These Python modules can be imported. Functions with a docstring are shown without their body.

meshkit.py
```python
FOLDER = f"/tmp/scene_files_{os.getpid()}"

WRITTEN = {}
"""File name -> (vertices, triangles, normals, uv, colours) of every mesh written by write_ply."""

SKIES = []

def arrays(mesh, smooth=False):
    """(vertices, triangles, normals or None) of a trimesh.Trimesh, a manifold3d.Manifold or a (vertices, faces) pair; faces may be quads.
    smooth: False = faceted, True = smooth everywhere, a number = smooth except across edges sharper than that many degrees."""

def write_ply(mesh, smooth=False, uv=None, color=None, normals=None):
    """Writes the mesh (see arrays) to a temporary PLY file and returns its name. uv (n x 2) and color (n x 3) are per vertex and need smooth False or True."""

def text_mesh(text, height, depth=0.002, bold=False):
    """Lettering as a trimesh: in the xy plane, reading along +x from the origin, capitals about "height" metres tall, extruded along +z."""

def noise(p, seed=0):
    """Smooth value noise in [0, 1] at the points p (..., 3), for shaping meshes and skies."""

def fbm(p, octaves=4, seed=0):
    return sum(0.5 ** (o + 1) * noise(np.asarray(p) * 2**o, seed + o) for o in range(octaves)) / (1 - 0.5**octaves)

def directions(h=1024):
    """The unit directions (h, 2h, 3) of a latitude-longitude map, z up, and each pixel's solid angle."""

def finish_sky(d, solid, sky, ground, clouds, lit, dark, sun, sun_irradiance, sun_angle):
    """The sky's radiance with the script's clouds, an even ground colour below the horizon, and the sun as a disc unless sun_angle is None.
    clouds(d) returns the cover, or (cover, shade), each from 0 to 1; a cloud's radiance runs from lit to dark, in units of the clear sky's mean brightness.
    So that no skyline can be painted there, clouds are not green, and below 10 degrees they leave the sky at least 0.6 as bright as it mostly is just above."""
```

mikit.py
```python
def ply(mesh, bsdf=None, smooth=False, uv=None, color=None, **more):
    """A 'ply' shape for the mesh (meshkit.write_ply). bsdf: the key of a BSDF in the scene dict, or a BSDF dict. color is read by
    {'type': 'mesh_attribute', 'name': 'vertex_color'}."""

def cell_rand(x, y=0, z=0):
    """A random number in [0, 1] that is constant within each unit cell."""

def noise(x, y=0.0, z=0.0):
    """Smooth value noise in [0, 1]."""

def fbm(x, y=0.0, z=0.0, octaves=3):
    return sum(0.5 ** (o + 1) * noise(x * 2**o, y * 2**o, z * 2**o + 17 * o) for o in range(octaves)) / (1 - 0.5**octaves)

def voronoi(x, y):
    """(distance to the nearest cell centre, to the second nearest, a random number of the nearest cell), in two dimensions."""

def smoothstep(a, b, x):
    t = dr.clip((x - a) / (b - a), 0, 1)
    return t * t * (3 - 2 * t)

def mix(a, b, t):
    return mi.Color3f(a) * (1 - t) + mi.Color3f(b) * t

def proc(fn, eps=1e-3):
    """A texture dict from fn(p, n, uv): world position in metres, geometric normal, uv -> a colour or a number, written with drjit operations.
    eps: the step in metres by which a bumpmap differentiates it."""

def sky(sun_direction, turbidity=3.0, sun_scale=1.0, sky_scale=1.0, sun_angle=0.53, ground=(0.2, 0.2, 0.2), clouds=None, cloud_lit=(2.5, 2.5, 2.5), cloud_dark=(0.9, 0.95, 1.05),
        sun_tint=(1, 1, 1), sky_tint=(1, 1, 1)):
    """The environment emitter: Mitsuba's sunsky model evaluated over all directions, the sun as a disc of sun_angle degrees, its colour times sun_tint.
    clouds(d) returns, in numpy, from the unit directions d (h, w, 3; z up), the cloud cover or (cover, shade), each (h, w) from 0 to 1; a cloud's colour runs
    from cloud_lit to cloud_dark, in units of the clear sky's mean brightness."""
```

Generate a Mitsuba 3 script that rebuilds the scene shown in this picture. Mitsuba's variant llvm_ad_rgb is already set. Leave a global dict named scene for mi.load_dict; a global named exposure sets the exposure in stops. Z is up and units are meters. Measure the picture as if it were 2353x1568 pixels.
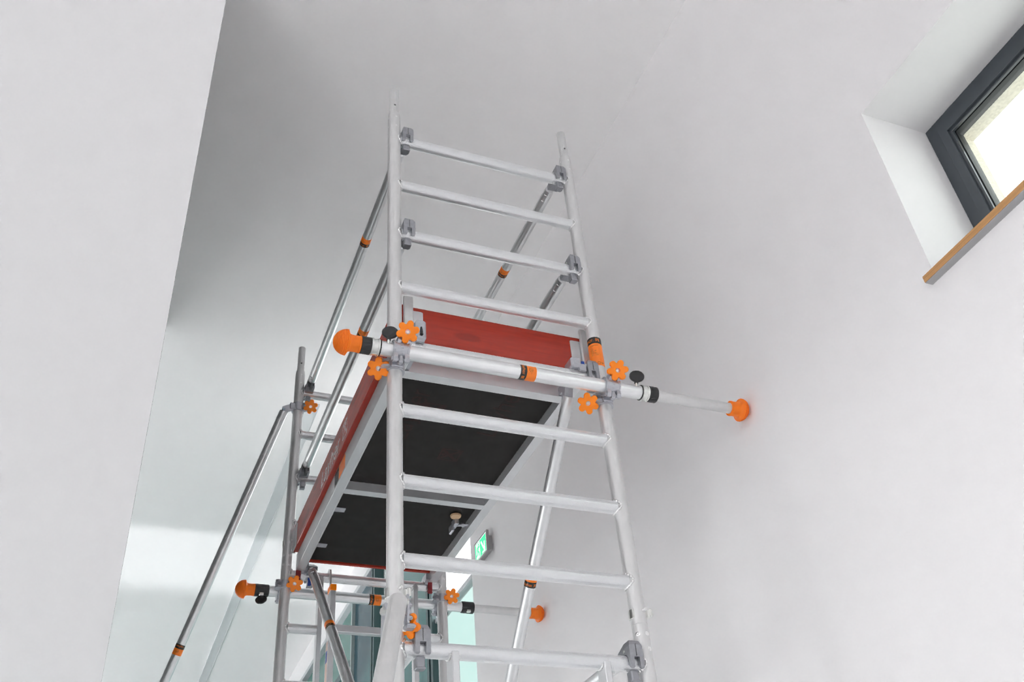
import math
import numpy as np
import trimesh
import manifold3d as m3
import mitsuba as mi
import mikit
import meshkit
from shapely import Polygon, Point, box as sbox, union_all, affinity

T = mi.ScalarTransform4f
scene, labels = {'type': 'scene'}, {}
H = 4.55          # scaffold coordinates have z = 0 at the top rung; the floor lies H below it

# ------------------------------------------------------------------ camera
cam = np.array([[0.92793, -0.36512, -0.07506], [0.16959, 0.59284, -0.78726], [0.33194, 0.7178, 0.61203]])   # right, down, forward
eye = np.array([-0.6935, -2.4015, -2.9429 + H])
m = np.eye(4)
m[:3, 0], m[:3, 1], m[:3, 2], m[:3, 3] = -cam[0], -cam[1], cam[2], eye
scene['camera'] = {'type': 'perspective', 'fov': 2 * math.degrees(math.atan(1176.5 / 2238.0)), 'fov_axis': 'x', 'near_clip': 0.05, 'far_clip': 500.0, 'to_world': T(m)}

# ------------------------------------------------------------------ light: a bright overcast sky through the openings
exposure = 4.9
ADDED_GLOW = 52.0         # radiance of the strip light added in the far hall


def cover(d):
    return 0.93 + 0.07 * meshkit.fbm(d * 3.0, 3, seed=4)


scene['sky'] = mikit.sky([0.25, 0.75, 0.6], turbidity=4.0, sun_scale=0.0, sky_scale=1.0, ground=(0.66, 0.65, 0.645), clouds=cover, cloud_lit=(2.6, 2.62, 2.62), cloud_dark=(2.2, 2.25, 2.3))

# ------------------------------------------------------------------ materials
mix, fbm, noise, smoothstep = mikit.mix, mikit.fbm, mikit.noise, mikit.smoothstep


def mat(name, color, rough=0.5, metallic=0.0, **more):
    c = color if isinstance(color, dict) else {'type': 'rgb', 'value': list(color)}
    scene[name] = {'type': 'twosided', 'b': {'type': 'principled', 'base_color': c, 'roughness': rough, 'metallic': metallic, **more}}
    return name


PAINT = mat('paint_white', (0.765, 0.757, 0.765), 0.85, specular=0.2)
PAINTC = mat('ceiling_white', (0.885, 0.88, 0.88), 0.9, specular=0.1)
FLOOR = mat('floor_screed', (0.60, 0.60, 0.60), 0.6)
ALU = mat('aluminium_tube', mikit.proc(lambda p, n, uv: mix((0.80, 0.82, 0.83), (0.88, 0.89, 0.90), fbm(p.x * 40, p.y * 40, p.z * 40))), 0.36, 0.86)
ALUM = mat('aluminium_matt', mikit.proc(lambda p, n, uv: mix((0.64, 0.645, 0.645), (0.73, 0.73, 0.73), fbm(p.x * 60, p.y * 60, p.z * 25))), 0.42, 0.55)
ALUR = mat('aluminium_rung', (0.84, 0.85, 0.86), 0.32, 0.94)
ALUP = mat('aluminium_profile', (0.70, 0.71, 0.725), 0.40, 0.65)
WELD = mat('weld_bead', (0.88, 0.88, 0.88), 0.22, 1.0)
CAST = mat('cast_grey', mikit.proc(lambda p, n, uv: mix((0.44, 0.45, 0.49), (0.56, 0.57, 0.61), fbm(p.x * 90, p.y * 90, p.z * 90))), 0.40, 0.72)
HOOKM = mat('hook_grey', mikit.proc(lambda p, n, uv: mix((0.30, 0.31, 0.335), (0.40, 0.41, 0.44), fbm(p.x * 90, p.y * 90, p.z * 90))), 0.36, 0.75)
FORK = mat('cast_dark', (0.14, 0.145, 0.15), 0.45, 0.5)
ZINC = mat('zinc_plate', (0.80, 0.81, 0.78), 0.22, 0.95)
ORANGE = mat('orange_plastic', (1.0, 0.25, 0.003), 0.34, 0.0, specular=0.5)
RUBBER = mat('orange_rubber', (0.90, 0.20, 0.012), 0.45, 0.0, specular=0.35)
BLACK = mat('black_plastic', (0.018, 0.019, 0.020), 0.38)
DARK = mat('shade_dark', (0.012, 0.012, 0.013), 0.8)
BLUE = mat('blue_plastic', (0.01, 0.05, 0.30), 0.4)
REDP = mat('red_plastic', (0.20, 0.008, 0.012), 0.4)


def grain(p, n, uv):
    g = fbm(p.x * 9, p.y * 6, p.z * 90)
    k = smoothstep(0.72, 0.80, noise(p.x * 7, p.y * 7, p.z * 16))
    c = mix((0.30, 0.024, 0.012), (0.43, 0.040, 0.018), g)
    return mix(c, (0.20, 0.018, 0.012), k * 0.5)


RED = mat('red_stained_wood', mikit.proc(grain), 0.36, 0.0, specular=0.45, clearcoat=0.15, clearcoat_gloss=0.8)
PHEN = mat('phenolic_board', mikit.proc(lambda p, n, uv: mix((0.011, 0.0092, 0.0082), (0.015, 0.013, 0.012), noise(p.x * 30, p.y * 30))), 0.55, 0.0, specular=0.25)
REDINK = mat('faint_red_print', (0.030, 0.0125, 0.0115), 0.6, 0.0, specular=0.2)
WHITEINK = mat('white_print', (0.72, 0.70, 0.70), 0.5)
LBLACK = mat('label_black', (0.012, 0.012, 0.012), 0.35)
LORANGE = mat('label_orange', (0.90, 0.21, 0.010), 0.35)
LWHITE = mat('label_pale', (0.65, 0.48, 0.42), 0.4)
ANTH = mat('anthracite_frame', (0.050, 0.060, 0.070), 0.42)
GASKET = mat('rubber_gasket', (0.012, 0.014, 0.016), 0.5)
RENDER = mat('outer_render', mikit.proc(lambda p, n, uv: mix((0.54, 0.50, 0.43), (0.72, 0.67, 0.58), noise(p.x * 160, p.y * 160, p.z * 160))), 0.9)
PLY = mat('plywood_edge', mikit.proc(lambda p, n, uv: mix((0.40, 0.20, 0.07), (0.52, 0.29, 0.12), smoothstep(0.35, 0.65, noise(p.y * 3, 1.0, p.z * 700)))), 0.5)
SILLG = mat('grey_laminate', (0.33, 0.33, 0.335), 0.45)
SIGNG = mat('sign_grey', (0.32, 0.32, 0.32), 0.5)
FRAMEW = mat('frame_silver', (0.52, 0.54, 0.56), 0.4, 0.3)
MULL = mat('mullion_teal_grey', (0.045, 0.085, 0.09), 0.35)
TEAL = mat('teal_glass', mikit.proc(lambda p, n, uv: mix((0.052, 0.150, 0.152), (0.075, 0.185, 0.183), noise(p.y * 1.3, p.z * 0.9))), 0.12, 0.0, specular=0.2)
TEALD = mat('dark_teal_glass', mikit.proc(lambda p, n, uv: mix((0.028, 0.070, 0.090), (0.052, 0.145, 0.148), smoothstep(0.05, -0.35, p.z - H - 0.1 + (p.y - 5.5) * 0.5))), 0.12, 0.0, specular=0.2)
TEALL = mat('light_teal_glass', (0.085, 0.20, 0.175), 0.12, 0.0, specular=0.2)
scene['window_glass'] = {'type': 'thindielectric', 'int_ior': 1.5}
scene['tinted_glass'] = {'type': 'thindielectric', 'int_ior': 1.5, 'specular_transmittance': {'type': 'rgb', 'value': [0.63, 0.655, 0.635]}}
scene['mint_glass'] = {'type': 'thindielectric', 'int_ior': 1.5, 'specular_transmittance': {'type': 'rgb', 'value': [0.072, 0.108, 0.100]}}
scene['sign_green'] = {'type': 'twosided', 'b': {'type': 'principled', 'base_color': {'type': 'rgb', 'value': [0.02, 0.80, 0.30]}, 'roughness': 0.4}}
scene['sign_white'] = {'type': 'twosided', 'b': {'type': 'principled', 'base_color': {'type': 'rgb', 'value': [0.93, 0.95, 0.94]}, 'roughness': 0.4}}

# ------------------------------------------------------------------ mesh helpers (all in scaffold coordinates)
V = lambda *a: np.array(a, float)
unit = lambda v: np.asarray(v, float) / np.linalg.norm(v)


def frame_of(d, up=None):
    d = unit(d)
    a = np.cross(d, up if up is not None else ([0, 0, 1] if abs(d[2]) < 0.9 else [0, 1, 0]))
    a = unit(a)
    return a, np.cross(d, a), d


def place(mesh, origin, x, y, z):
    mesh = mesh.copy()
    M = np.eye(4)
    M[:3, 0], M[:3, 1], M[:3, 2], M[:3, 3] = x, y, z, origin
    mesh.apply_transform(M)
    return mesh


def cat(*ms):
    flat = []
    for x in ms:
        flat += list(x) if isinstance(x, (list, tuple)) else [x]
    return trimesh.util.concatenate(flat)


def box(x0, x1, y0, y1, z0, z1, bevel=0.0):
    lo, hi = V(min(x0, x1), min(y0, y1), min(z0, z1)), V(max(x0, x1), max(y0, y1), max(z0, z1))
    if not bevel:
        b = trimesh.creation.box(hi - lo)
        b.apply_translation((lo + hi) / 2)
        return b
    pts = []
    for k in range(3):
        a, b = lo + bevel, hi - bevel
        a[k], b[k] = lo[k], hi[k]
        pts += [[(a, b)[i][0], (a, b)[j][1], (a, b)[l][2]] for i in (0, 1) for j in (0, 1) for l in (0, 1)]
    return trimesh.convex.convex_hull(np.array(pts))


def lathe(prof, p0, d, n=32):
    """prof: list of (t along d, radius)."""
    a, b, d = frame_of(d)
    ang = np.arange(n) * 2 * np.pi / n
    ring = np.cos(ang)[:, None] * a + np.sin(ang)[:, None] * b
    v = np.concatenate([np.asarray(p0) + t * d + r * ring for t, r in prof])
    f = []
    for i in range(len(prof) - 1):
        for j in range(n):
            k = (j + 1) % n
            f += [[i * n + j, i * n + k, (i + 1) * n + k], [i * n + j, (i + 1) * n + k, (i + 1) * n + j]]
    c0, c1 = len(v), len(v) + 1
    v = np.vstack([v, np.asarray(p0) + prof[0][0] * d, np.asarray(p0) + prof[-1][0] * d])
    e = (len(prof) - 1) * n
    f += [[c0, (j + 1) % n, j] for j in range(n)] + [[c1, e + j, e + (j + 1) % n] for j in range(n)]
    mesh = trimesh.Trimesh(v, f, process=False)
    if mesh.volume < 0:
        mesh.invert()
    return mesh


def tube(p0, p1, r, n=32):
    p0, p1 = np.asarray(p0, float), np.asarray(p1, float)
    L = np.linalg.norm(p1 - p0)
    c = min(0.0012, r * 0.2, L * 0.2)
    return lathe([(0, r - c), (c, r), (L - c, r), (L, r - c)], p0, p1 - p0, n)


def ring(p0, d, r0, r1, length, n=32):
    """hollow sleeve from p0 along d."""
    a, b, d = frame_of(d)
    ang = np.arange(n) * 2 * np.pi / n
    rr = np.cos(ang)[:, None] * a + np.sin(ang)[:, None] * b
    c = min(0.001, (r1 - r0) * 0.3)
    prof = [(0, r0), (0, r1 - c), (c, r1), (length - c, r1), (length, r1 - c), (length, r0)]
    v = np.concatenate([np.asarray(p0) + t * d + r * rr for t, r in prof])
    f = []
    for i in range(len(prof)):
        q = (i + 1) % len(prof)
        for j in range(n):
            k = (j + 1) % n
            f += [[i * n + j, i * n + k, q * n + k], [i * n + j, q * n + k, q * n + j]]
    mesh = trimesh.Trimesh(v, f, process=False)
    if mesh.volume < 0:
        mesh.invert()
    return mesh


def fluted(p0, p1, r, top, count, depth, smooth_part=0.28, per=6):
    """a tube whose skin carries lengthwise grooves except in a strip about the direction TOP."""
    p0, p1 = np.asarray(p0, float), np.asarray(p1, float)
    d = unit(p1 - p0)
    a = unit(np.asarray(top, float) - np.dot(top, d) * d)
    b = np.cross(d, a)
    span = 2 * np.pi * (1 - smooth_part)
    start = np.pi * smooth_part
    th, rad = [], []
    for k in range(count):
        for q, h in ((0.0, 0), (0.2, 0), (0.35, 1), (0.85, 1)):
            th.append(start + span * (k + q) / count)
            rad.append(r - depth * (1 - h))
    ks = 10
    for k in range(ks + 1):
        th.append(start + span + 2 * np.pi * smooth_part * k / ks - 1e-4 * (k == ks))
        rad.append(r)
    th, rad = np.array(th), np.array(rad)
    prof = rad[:, None] * (np.cos(th)[:, None] * a + np.sin(th)[:, None] * b)
    n = len(th)
    v = np.vstack([p0 + prof, p1 + prof, [p0, p1]])
    j = np.arange(n)
    k = (j + 1) % n
    f = np.vstack([np.stack([j, k, n + k], 1), np.stack([j, n + k, n + j], 1), np.stack([np.full(n, 2 * n), k, j], 1), np.stack([np.full(n, 2 * n + 1), n + j, n + k], 1)])
    mesh = trimesh.Trimesh(v, f, process=False)
    if mesh.volume < 0:
        mesh.invert()
    return mesh


def prism(poly, h, origin, x, y, bevel=0.0):
    """shapely polygon in the x, y directions, thickness h along x cross y."""
    x, y = unit(x), unit(y)
    z = np.cross(x, y)
    polys = getattr(poly, 'geoms', [poly])
    out = []
    for g in polys:
        if bevel:
            lo = trimesh.creation.extrude_polygon(g, h - 2 * bevel, engine='earcut')
            lo.apply_translation([0, 0, bevel])
            inner = g.buffer(-bevel)
            caps = [trimesh.creation.extrude_polygon(q, h, engine='earcut') for q in getattr(inner, 'geoms', [inner])]
            out += [lo] + caps
        else:
            out.append(trimesh.creation.extrude_polygon(g, h, engine='earcut'))
    return place(trimesh.util.concatenate(out), origin, x, y, z)


def sweep(path, r, n=8, closed=False, flat=None):
    p = np.asarray(path, float)
    t = (np.roll(p, -1, 0) - np.roll(p, 1, 0)) if closed else np.gradient(p, axis=0)
    t /= np.linalg.norm(t, axis=1, keepdims=True)
    ref = np.broadcast_to(V(0.3, 0.2, 0.93) if flat is None else np.asarray(flat, float), p.shape)
    a = np.cross(t, ref)
    a /= np.linalg.norm(a, axis=1, keepdims=True)
    b = np.cross(t, a)
    ang = np.arange(n) * 2 * np.pi / n
    rr = np.broadcast_to(r, (len(p),))[:, None, None]
    v = (p[:, None] + rr * (np.cos(ang)[None, :, None] * a[:, None] + np.sin(ang)[None, :, None] * b[:, None])).reshape(-1, 3)
    f, m_ = [], len(p)
    for i in range(m_ if closed else m_ - 1):
        q = (i + 1) % m_
        for j in range(n):
            k = (j + 1) % n
            f += [[i * n + j, i * n + k, q * n + k], [i * n + j, q * n + k, q * n + j]]
    if not closed:
        v = np.vstack([v, p[0], p[-1]])
        f += [[len(v) - 2, (j + 1) % n, j] for j in range(n)] + [[len(v) - 1, (m_ - 1) * n + j, (m_ - 1) * n + (j + 1) % n] for j in range(n)]
    mesh = trimesh.Trimesh(v, f, process=False)
    if mesh.volume < 0:
        mesh.invert()
    return mesh


def man(mesh):
    return m3.Manifold(m3.Mesh(np.asarray(mesh.vertices, np.float32), np.asarray(mesh.faces, np.uint32)))


def unman(x):
    k = x.to_mesh()
    return trimesh.Trimesh(k.vert_properties[:, :3], k.tri_verts, process=False)


def cut(mesh, *tools):
    a = man(mesh)
    for t in tools:
        a = a - man(t)
    return unman(a)


def wrap(mesh, p0, d, front, r):
    """bends a flat mesh (x along the circumference, y along d, z outward) round the tube about p0, d; x = 0 faces FRONT."""
    d = unit(d)
    a = unit(np.asarray(front, float) - np.dot(front, d) * d)
    b = np.cross(d, a)
    mesh = mesh.copy()
    v = np.array(mesh.vertices)
    th = v[:, 0] / r
    rad = (r + v[:, 2])[:, None]
    mesh.vertices = np.asarray(p0) + v[:, 1:2] * d + rad * (np.cos(th)[:, None] * a + np.sin(th)[:, None] * b)
    return mesh


def band(c, axis, r, w, th, a0, a1, n=28, up=None):
    """part of a ring about AXIS at c, width w along the axis, from angle a0 to a1 (radians, measured from the helper frame)."""
    a, b, d = frame_of(axis, up)
    ang = np.linspace(a0, a1, n)
    prof = [(r, -w / 2), (r + th * 0.75, -w / 2), (r + th, -w / 2 + th * 0.3), (r + th, w / 2 - th * 0.3), (r + th * 0.75, w / 2), (r, w / 2)]
    v = np.vstack([np.asarray(c) + rr * (math.cos(q) * a + math.sin(q) * b) + h * d for q in ang for rr, h in prof])
    k, f = len(prof), []
    for i in range(n - 1):
        for j in range(k):
            m_ = (j + 1) % k
            f += [[i * k + j, i * k + m_, (i + 1) * k + m_], [i * k + j, (i + 1) * k + m_, (i + 1) * k + j]]
    for base, rev in ((0, False), ((n - 1) * k, True)):
        for j in range(1, k - 1):
            f.append([base, base + j, base + j + 1] if rev else [base, base + j + 1, base + j])
    mesh = trimesh.Trimesh(v, f, process=False)
    if mesh.volume < 0:
        mesh.invert()
    return mesh


# ------------------------------------------------------------------ naming helpers
def numbered(key):
    if key not in scene and key not in labels and not any(k.startswith(key + '__') for k in scene):
        return key
    n = 1
    while True:
        k = f'{key}_{n:03d}'
        if k not in scene and k not in labels and not any(q.startswith(k + '__') for q in scene):
            return k
        n += 1


def thing(name, label, category, group=None):
    key = numbered(name)
    labels[key] = {'label': label, 'category': category}
    if group:
        labels[key]['group'] = group
    return key


UP = T().translate([0, 0, H])


def part(parent, name, mesh, bsdf, smooth=30, label=None, kind=None):
    key = numbered(f'{parent}__{name}' if parent else name)
    scene[key] = mikit.ply(mesh, bsdf, smooth=smooth, to_world=UP)
    if label or kind:
        labels[key] = {k: v for k, v in (('label', label), ('kind', kind)) if v}
    return key


def struct(name, mesh, bsdf, label, smooth=False):
    scene[name] = mikit.ply(mesh, bsdf, smooth=smooth, to_world=UP)
    labels[name] = {'label': label, 'kind': 'structure'}
    return name


# ================================================================== the room
XW, ZC, ZF = 1.29, 1.02, -H
SOF, LH, HN = -1.75, -2.3, -1.2          ; YB = 0.1   # underside of the lower ceiling; heads of unseen left openings, shaped for their daylight
W1Y, W1Z0, W1Z1, DEPTH = -0.978, -1.205, -0.503, 0.265         # window opening: far jamb, sill, head, reveal depth
W1E = W1Y - 1.9                                               # near jamb
YJ = 2.787                                                    # where the right wall ends
XO = XW + 0.39                                                # outside face of the wall

struct('floor', box(-7.2, 2.2, 0.0, 12.2, ZF - 0.2, ZF), FLOOR, 'pale screed floor of the hall')
part('floor', 'near_screed', box(-7.2, 2.2, -8.2, 0.0, ZF - 0.2, ZF), mat('near_screed', (0.60, 0.60, 0.60), 0.6), False, 'floor near the camera')
struct('ceiling', box(-7.2, 2.2, -8.2, 12.2, ZC, ZC + 0.25), PAINTC, 'plain white plastered ceiling above the scaffold')
wall = cut(box(XW, XO - 0.06, -8.2, YJ, ZF, ZC), box(XW - 0.1, XO + 0.1, W1E, W1Y, W1Z0 - 0.02, W1Z1))
struct('wall_right', wall, PAINT, 'white plastered wall on the right that the orange feet press against')
# rough outer render of the same wall with its own, smaller opening
part('wall_right', 'outer_render', cut(box(XO - 0.06, XO, -8.2, YJ, ZF, ZC + 0.25), box(XO - 0.2, XO + 0.1, W1E + 0.062, W1Y - 0.062, W1Z0 - 0.02, W1Z1 - 0.064)), RENDER, False, 'rough pale outer render')
struct('ceiling_001', cat(box(-7.2, -0.6935, -2.0, 2.70, SOF, SOF + 0.3), box(-7.2, -0.70, YB, 2.70, SOF + 0.3, ZC)), PAINT, 'lower white ceiling on the left with a sharp straight edge')
part('ceiling_001', 'dimming_face', box(-0.70, -0.6930, YB - 0.002, 2.702, SOF + 0.302, ZC), mat('dimming_grey', (0.09, 0.09, 0.088), 0.7), False, 'unseen face above the edge, coloured dark to shade the ceiling')  # dark colour stands for shade and keeps the ceiling beside it dim
# far part of the right side: glazing with wall above and parapet below
struct('wall_far', cat(box(XW, XO, YJ, 12.2, 0.765, ZC), box(XW, XO, YJ, 12.2, ZF, ZF + 0.15)), PAINT, 'white strip of wall above the teal glazing')
struct('wall_back', box(-7.2, 2.2, -8.2, -8.0, ZF, ZC), PAINT, 'white back wall behind the camera')
struct('wall_end', cat(box(-7.2, 2.2, 12.0, 12.2, 0.3, ZC), box(-3.1, 2.2, 12.0, 12.2, ZF, 0.3), box(-7.2, -5.3, 12.0, 12.2, ZF, 0.3)), PAINT, 'white end wall of the hall over its wide opening')
struct('wall_side', cat(box(-7.4, -7.2, -8.2, YB, HN, ZC), box(-7.4, -7.2, -2.2, 2.7, LH, SOF + 0.4), box(-7.4, -7.2, YB, 2.7, SOF + 0.4, ZC), box(-7.4, -7.2, 2.4, 12.2, ZF, ZC), box(-7.4, -7.2, -8.2, -7.6, ZF, HN), box(-7.4, -7.2, -4.4, -1.2, ZF, HN)), PAINT, 'white side wall of the hall')
# slim profile let into the ceiling
struct('trim_1', cat(box(0.322, 0.336, 3.30, 11.9, ZC - 0.012, ZC + 0.01), box(0.336, 0.405, 3.30, 11.9, ZC - 0.008, ZC + 0.01), box(0.405, 0.409, 3.30, 11.9, ZC - 0.012, ZC + 0.01)), mat('trim_white', (0.66, 0.68, 0.69), 0.5), 'slim pale profile along the ceiling')

# added light, made up and out of view, to brighten a far ceiling strip
up = thing('added_uplight', 'added unseen uplight that brightens a strip of the far ceiling', 'added light')
part(up, 'housing', cat(box(-0.62, 1.22, 5.93, 5.955, ZF, ZF + 0.45), box(-0.62, 1.22, 6.020, 6.035, ZF, ZF + 0.20), box(-0.62, 1.22, 5.955, 6.045, ZF, ZF + 0.02)), 'anthracite_frame', False)  # uneven flaps shape the added light into a strip
scene[up + '__added_glow_strip'] = {**mikit.ply((V([-0.55, 5.994, ZF + 0.022], [1.15, 5.994, ZF + 0.022], [1.15, 6.006, ZF + 0.022], [-0.55, 6.006, ZF + 0.022]), np.array([[0, 1, 2], [0, 2, 3]])), None, to_world=UP),
                             'emitter': {'type': 'area', 'radiance': {'type': 'rgb', 'value': [ADDED_GLOW, ADDED_GLOW, ADDED_GLOW * 1.02]}}}

# ------------------------------------------------------------------ window in the right wall
X1 = XW + DEPTH
fr0, fr1 = 0.048, 0.058


def yzframe(x0, x1, inset, width, bevel=0.0):
    y0, y1, z0, z1 = W1E + inset, W1Y - inset, W1Z0 + inset - 0.02, W1Z1 - inset
    return [box(x0, x1, y0, y1, z1 - width, z1, bevel), box(x0, x1, y0, y1, z0, z0 + width, bevel),
            box(x0, x1, y0, y0 + width, z0, z1, bevel), box(x0, x1, y1 - width, y1, z0, z1, bevel)]


scene['window_1__frame'] = mikit.ply(cat(yzframe(X1, X1 + 0.065, 0.0, 0.0455, 0.001)), ANTH, smooth=False, to_world=UP)
labels['window_1'] = {'label': 'anthracite framed window deep in the right wall', 'kind': 'structure'}
part('window_1', 'sash', cat(yzframe(X1 - 0.010, X1 + 0.060, 0.046, 0.0315, 0.001)), ANTH, False)
part('window_1', 'glazing_bead', cat(yzframe(X1 - 0.002, X1 + 0.011, 0.070, 0.018, 0.002)), mat('bead_gloss', (0.035, 0.042, 0.050), 0.12, 0.0, clearcoat=1.0, clearcoat_gloss=0.95), False)
part('window_1', 'gasket', cat(yzframe(X1 + 0.011, X1 + 0.016, 0.077, 0.014)), GASKET, False, 'black rubber seal')
part('window_1', 'stop', cat(yzframe(X1 + 0.020, X1 + 0.056, 0.0775, 0.0035)), GASKET, False)
part('window_1', 'pane', box(X1 + 0.0165, X1 + 0.017, W1E + 0.05, W1Y - 0.05, W1Z0 + 0.02, W1Z1 - 0.05), 'tinted_glass', False, 'clear glass pane')
sl = thing('window_sill', 'grey laminate sill board with brown plywood edge under the window', 'window sill')
part(sl, 'board', box(XW - 0.026, X1 + 0.01, W1E - 0.02, W1Y + 0.020, W1Z0 - 0.0235, W1Z0, 0.0008), SILLG, False)
part(sl, 'edge_band', cat(box(XW - 0.0275, XW - 0.0255, W1E - 0.02, W1Y + 0.0195, W1Z0 - 0.022, W1Z0 - 0.0005)), PLY, False, 'brown layered plywood edge')

# ------------------------------------------------------------------ glazing beyond the end of the right wall
gz = thing('window_2', '', '')
labels[gz] = {'label': 'tall teal green glazing beyond the end of the right wall', 'kind': 'structure'}
GX, GT, GB = XW + 0.05, 0.765, ZF + 0.15
part(gz, 'head_frame', box(XW - 0.004, XW + 0.10, YJ, 12.0, GT - 0.045, GT, 0.002), FRAMEW, False, 'silver head profile')
part(gz, 'sill_frame', box(XW, XW + 0.10, YJ, 12.0, GB, GB + 0.06, 0.002), FRAMEW, False)
for a, b in ((3.61, 3.655), (3.69, 3.735), (5.11, 5.15), (5.18, 5.22), (8.0, 8.08), (10.6, 10.68)):
    part(gz, 'mullion', box(XW + 0.008, XW + 0.10, a, b, GB, GT - 0.045, 0.002), MULL, False)
part(gz, 'mullion', box(XW + 0.020, XW + 0.08, 5.925, 5.955, GB, GT - 0.045, 0.002), mat('mullion_pale', (0.30, 0.36, 0.36), 0.4), False, 'pale slim mullion')
part(gz, 'transom', box(XW + 0.03, XW + 0.08, YJ, 3.61, -0.395, -0.365, 0.002), FRAMEW, False)
part(gz, 'transom', box(XW + 0.03, XW + 0.08, 5.955, 8.0, 0.17, 0.23, 0.002), MULL, False)


def pane(y0, y1, z0, z1, m_, label=None, x=GX):
    part(gz, 'pane', box(x, x + 0.006, y0, y1, z0, z1), m_, False, label)


def sheet(y0, y1, z0, z1, m_, label=None, x=GX):
    v = V([x, y0, z0], [x, y1, z0], [x, y1, z1], [x, y0, z1])
    part(gz, 'pane', (v, np.array([[0, 1, 2], [0, 2, 3]])), m_, False, label)


sheet(YJ, 3.61, -0.365, GT - 0.045, 'window_glass', 'clear upper pane')
sheet(YJ, 3.61, GB, -0.395, 'mint_glass', 'mint tinted pane')
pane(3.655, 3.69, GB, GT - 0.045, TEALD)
pane(3.735, 4.62, GB, GT - 0.045, TEAL, 'teal pane')
sheet(4.62, 5.11, GB, GT - 0.045, 'mint_glass', 'mint tinted pane')
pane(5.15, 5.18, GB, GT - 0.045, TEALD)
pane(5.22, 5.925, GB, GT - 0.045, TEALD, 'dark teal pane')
pane(5.955, 8.0, 0.23, GT - 0.045, TEALL, 'light teal pane')
pane(5.955, 8.0, -0.10, 0.17, mat('olive_glass', (0.13, 0.22, 0.16), 0.12, 0.0, clearcoat=0.6), 'olive green pane')
sheet(5.955, 8.0, GB, -0.10, 'mint_glass', 'mint tinted pane')
pane(8.08, 10.6, GB, GT - 0.045, TEAL, 'teal pane')
pane(10.68, 12.0, GB, GT - 0.045, TEAL, 'teal pane')

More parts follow.
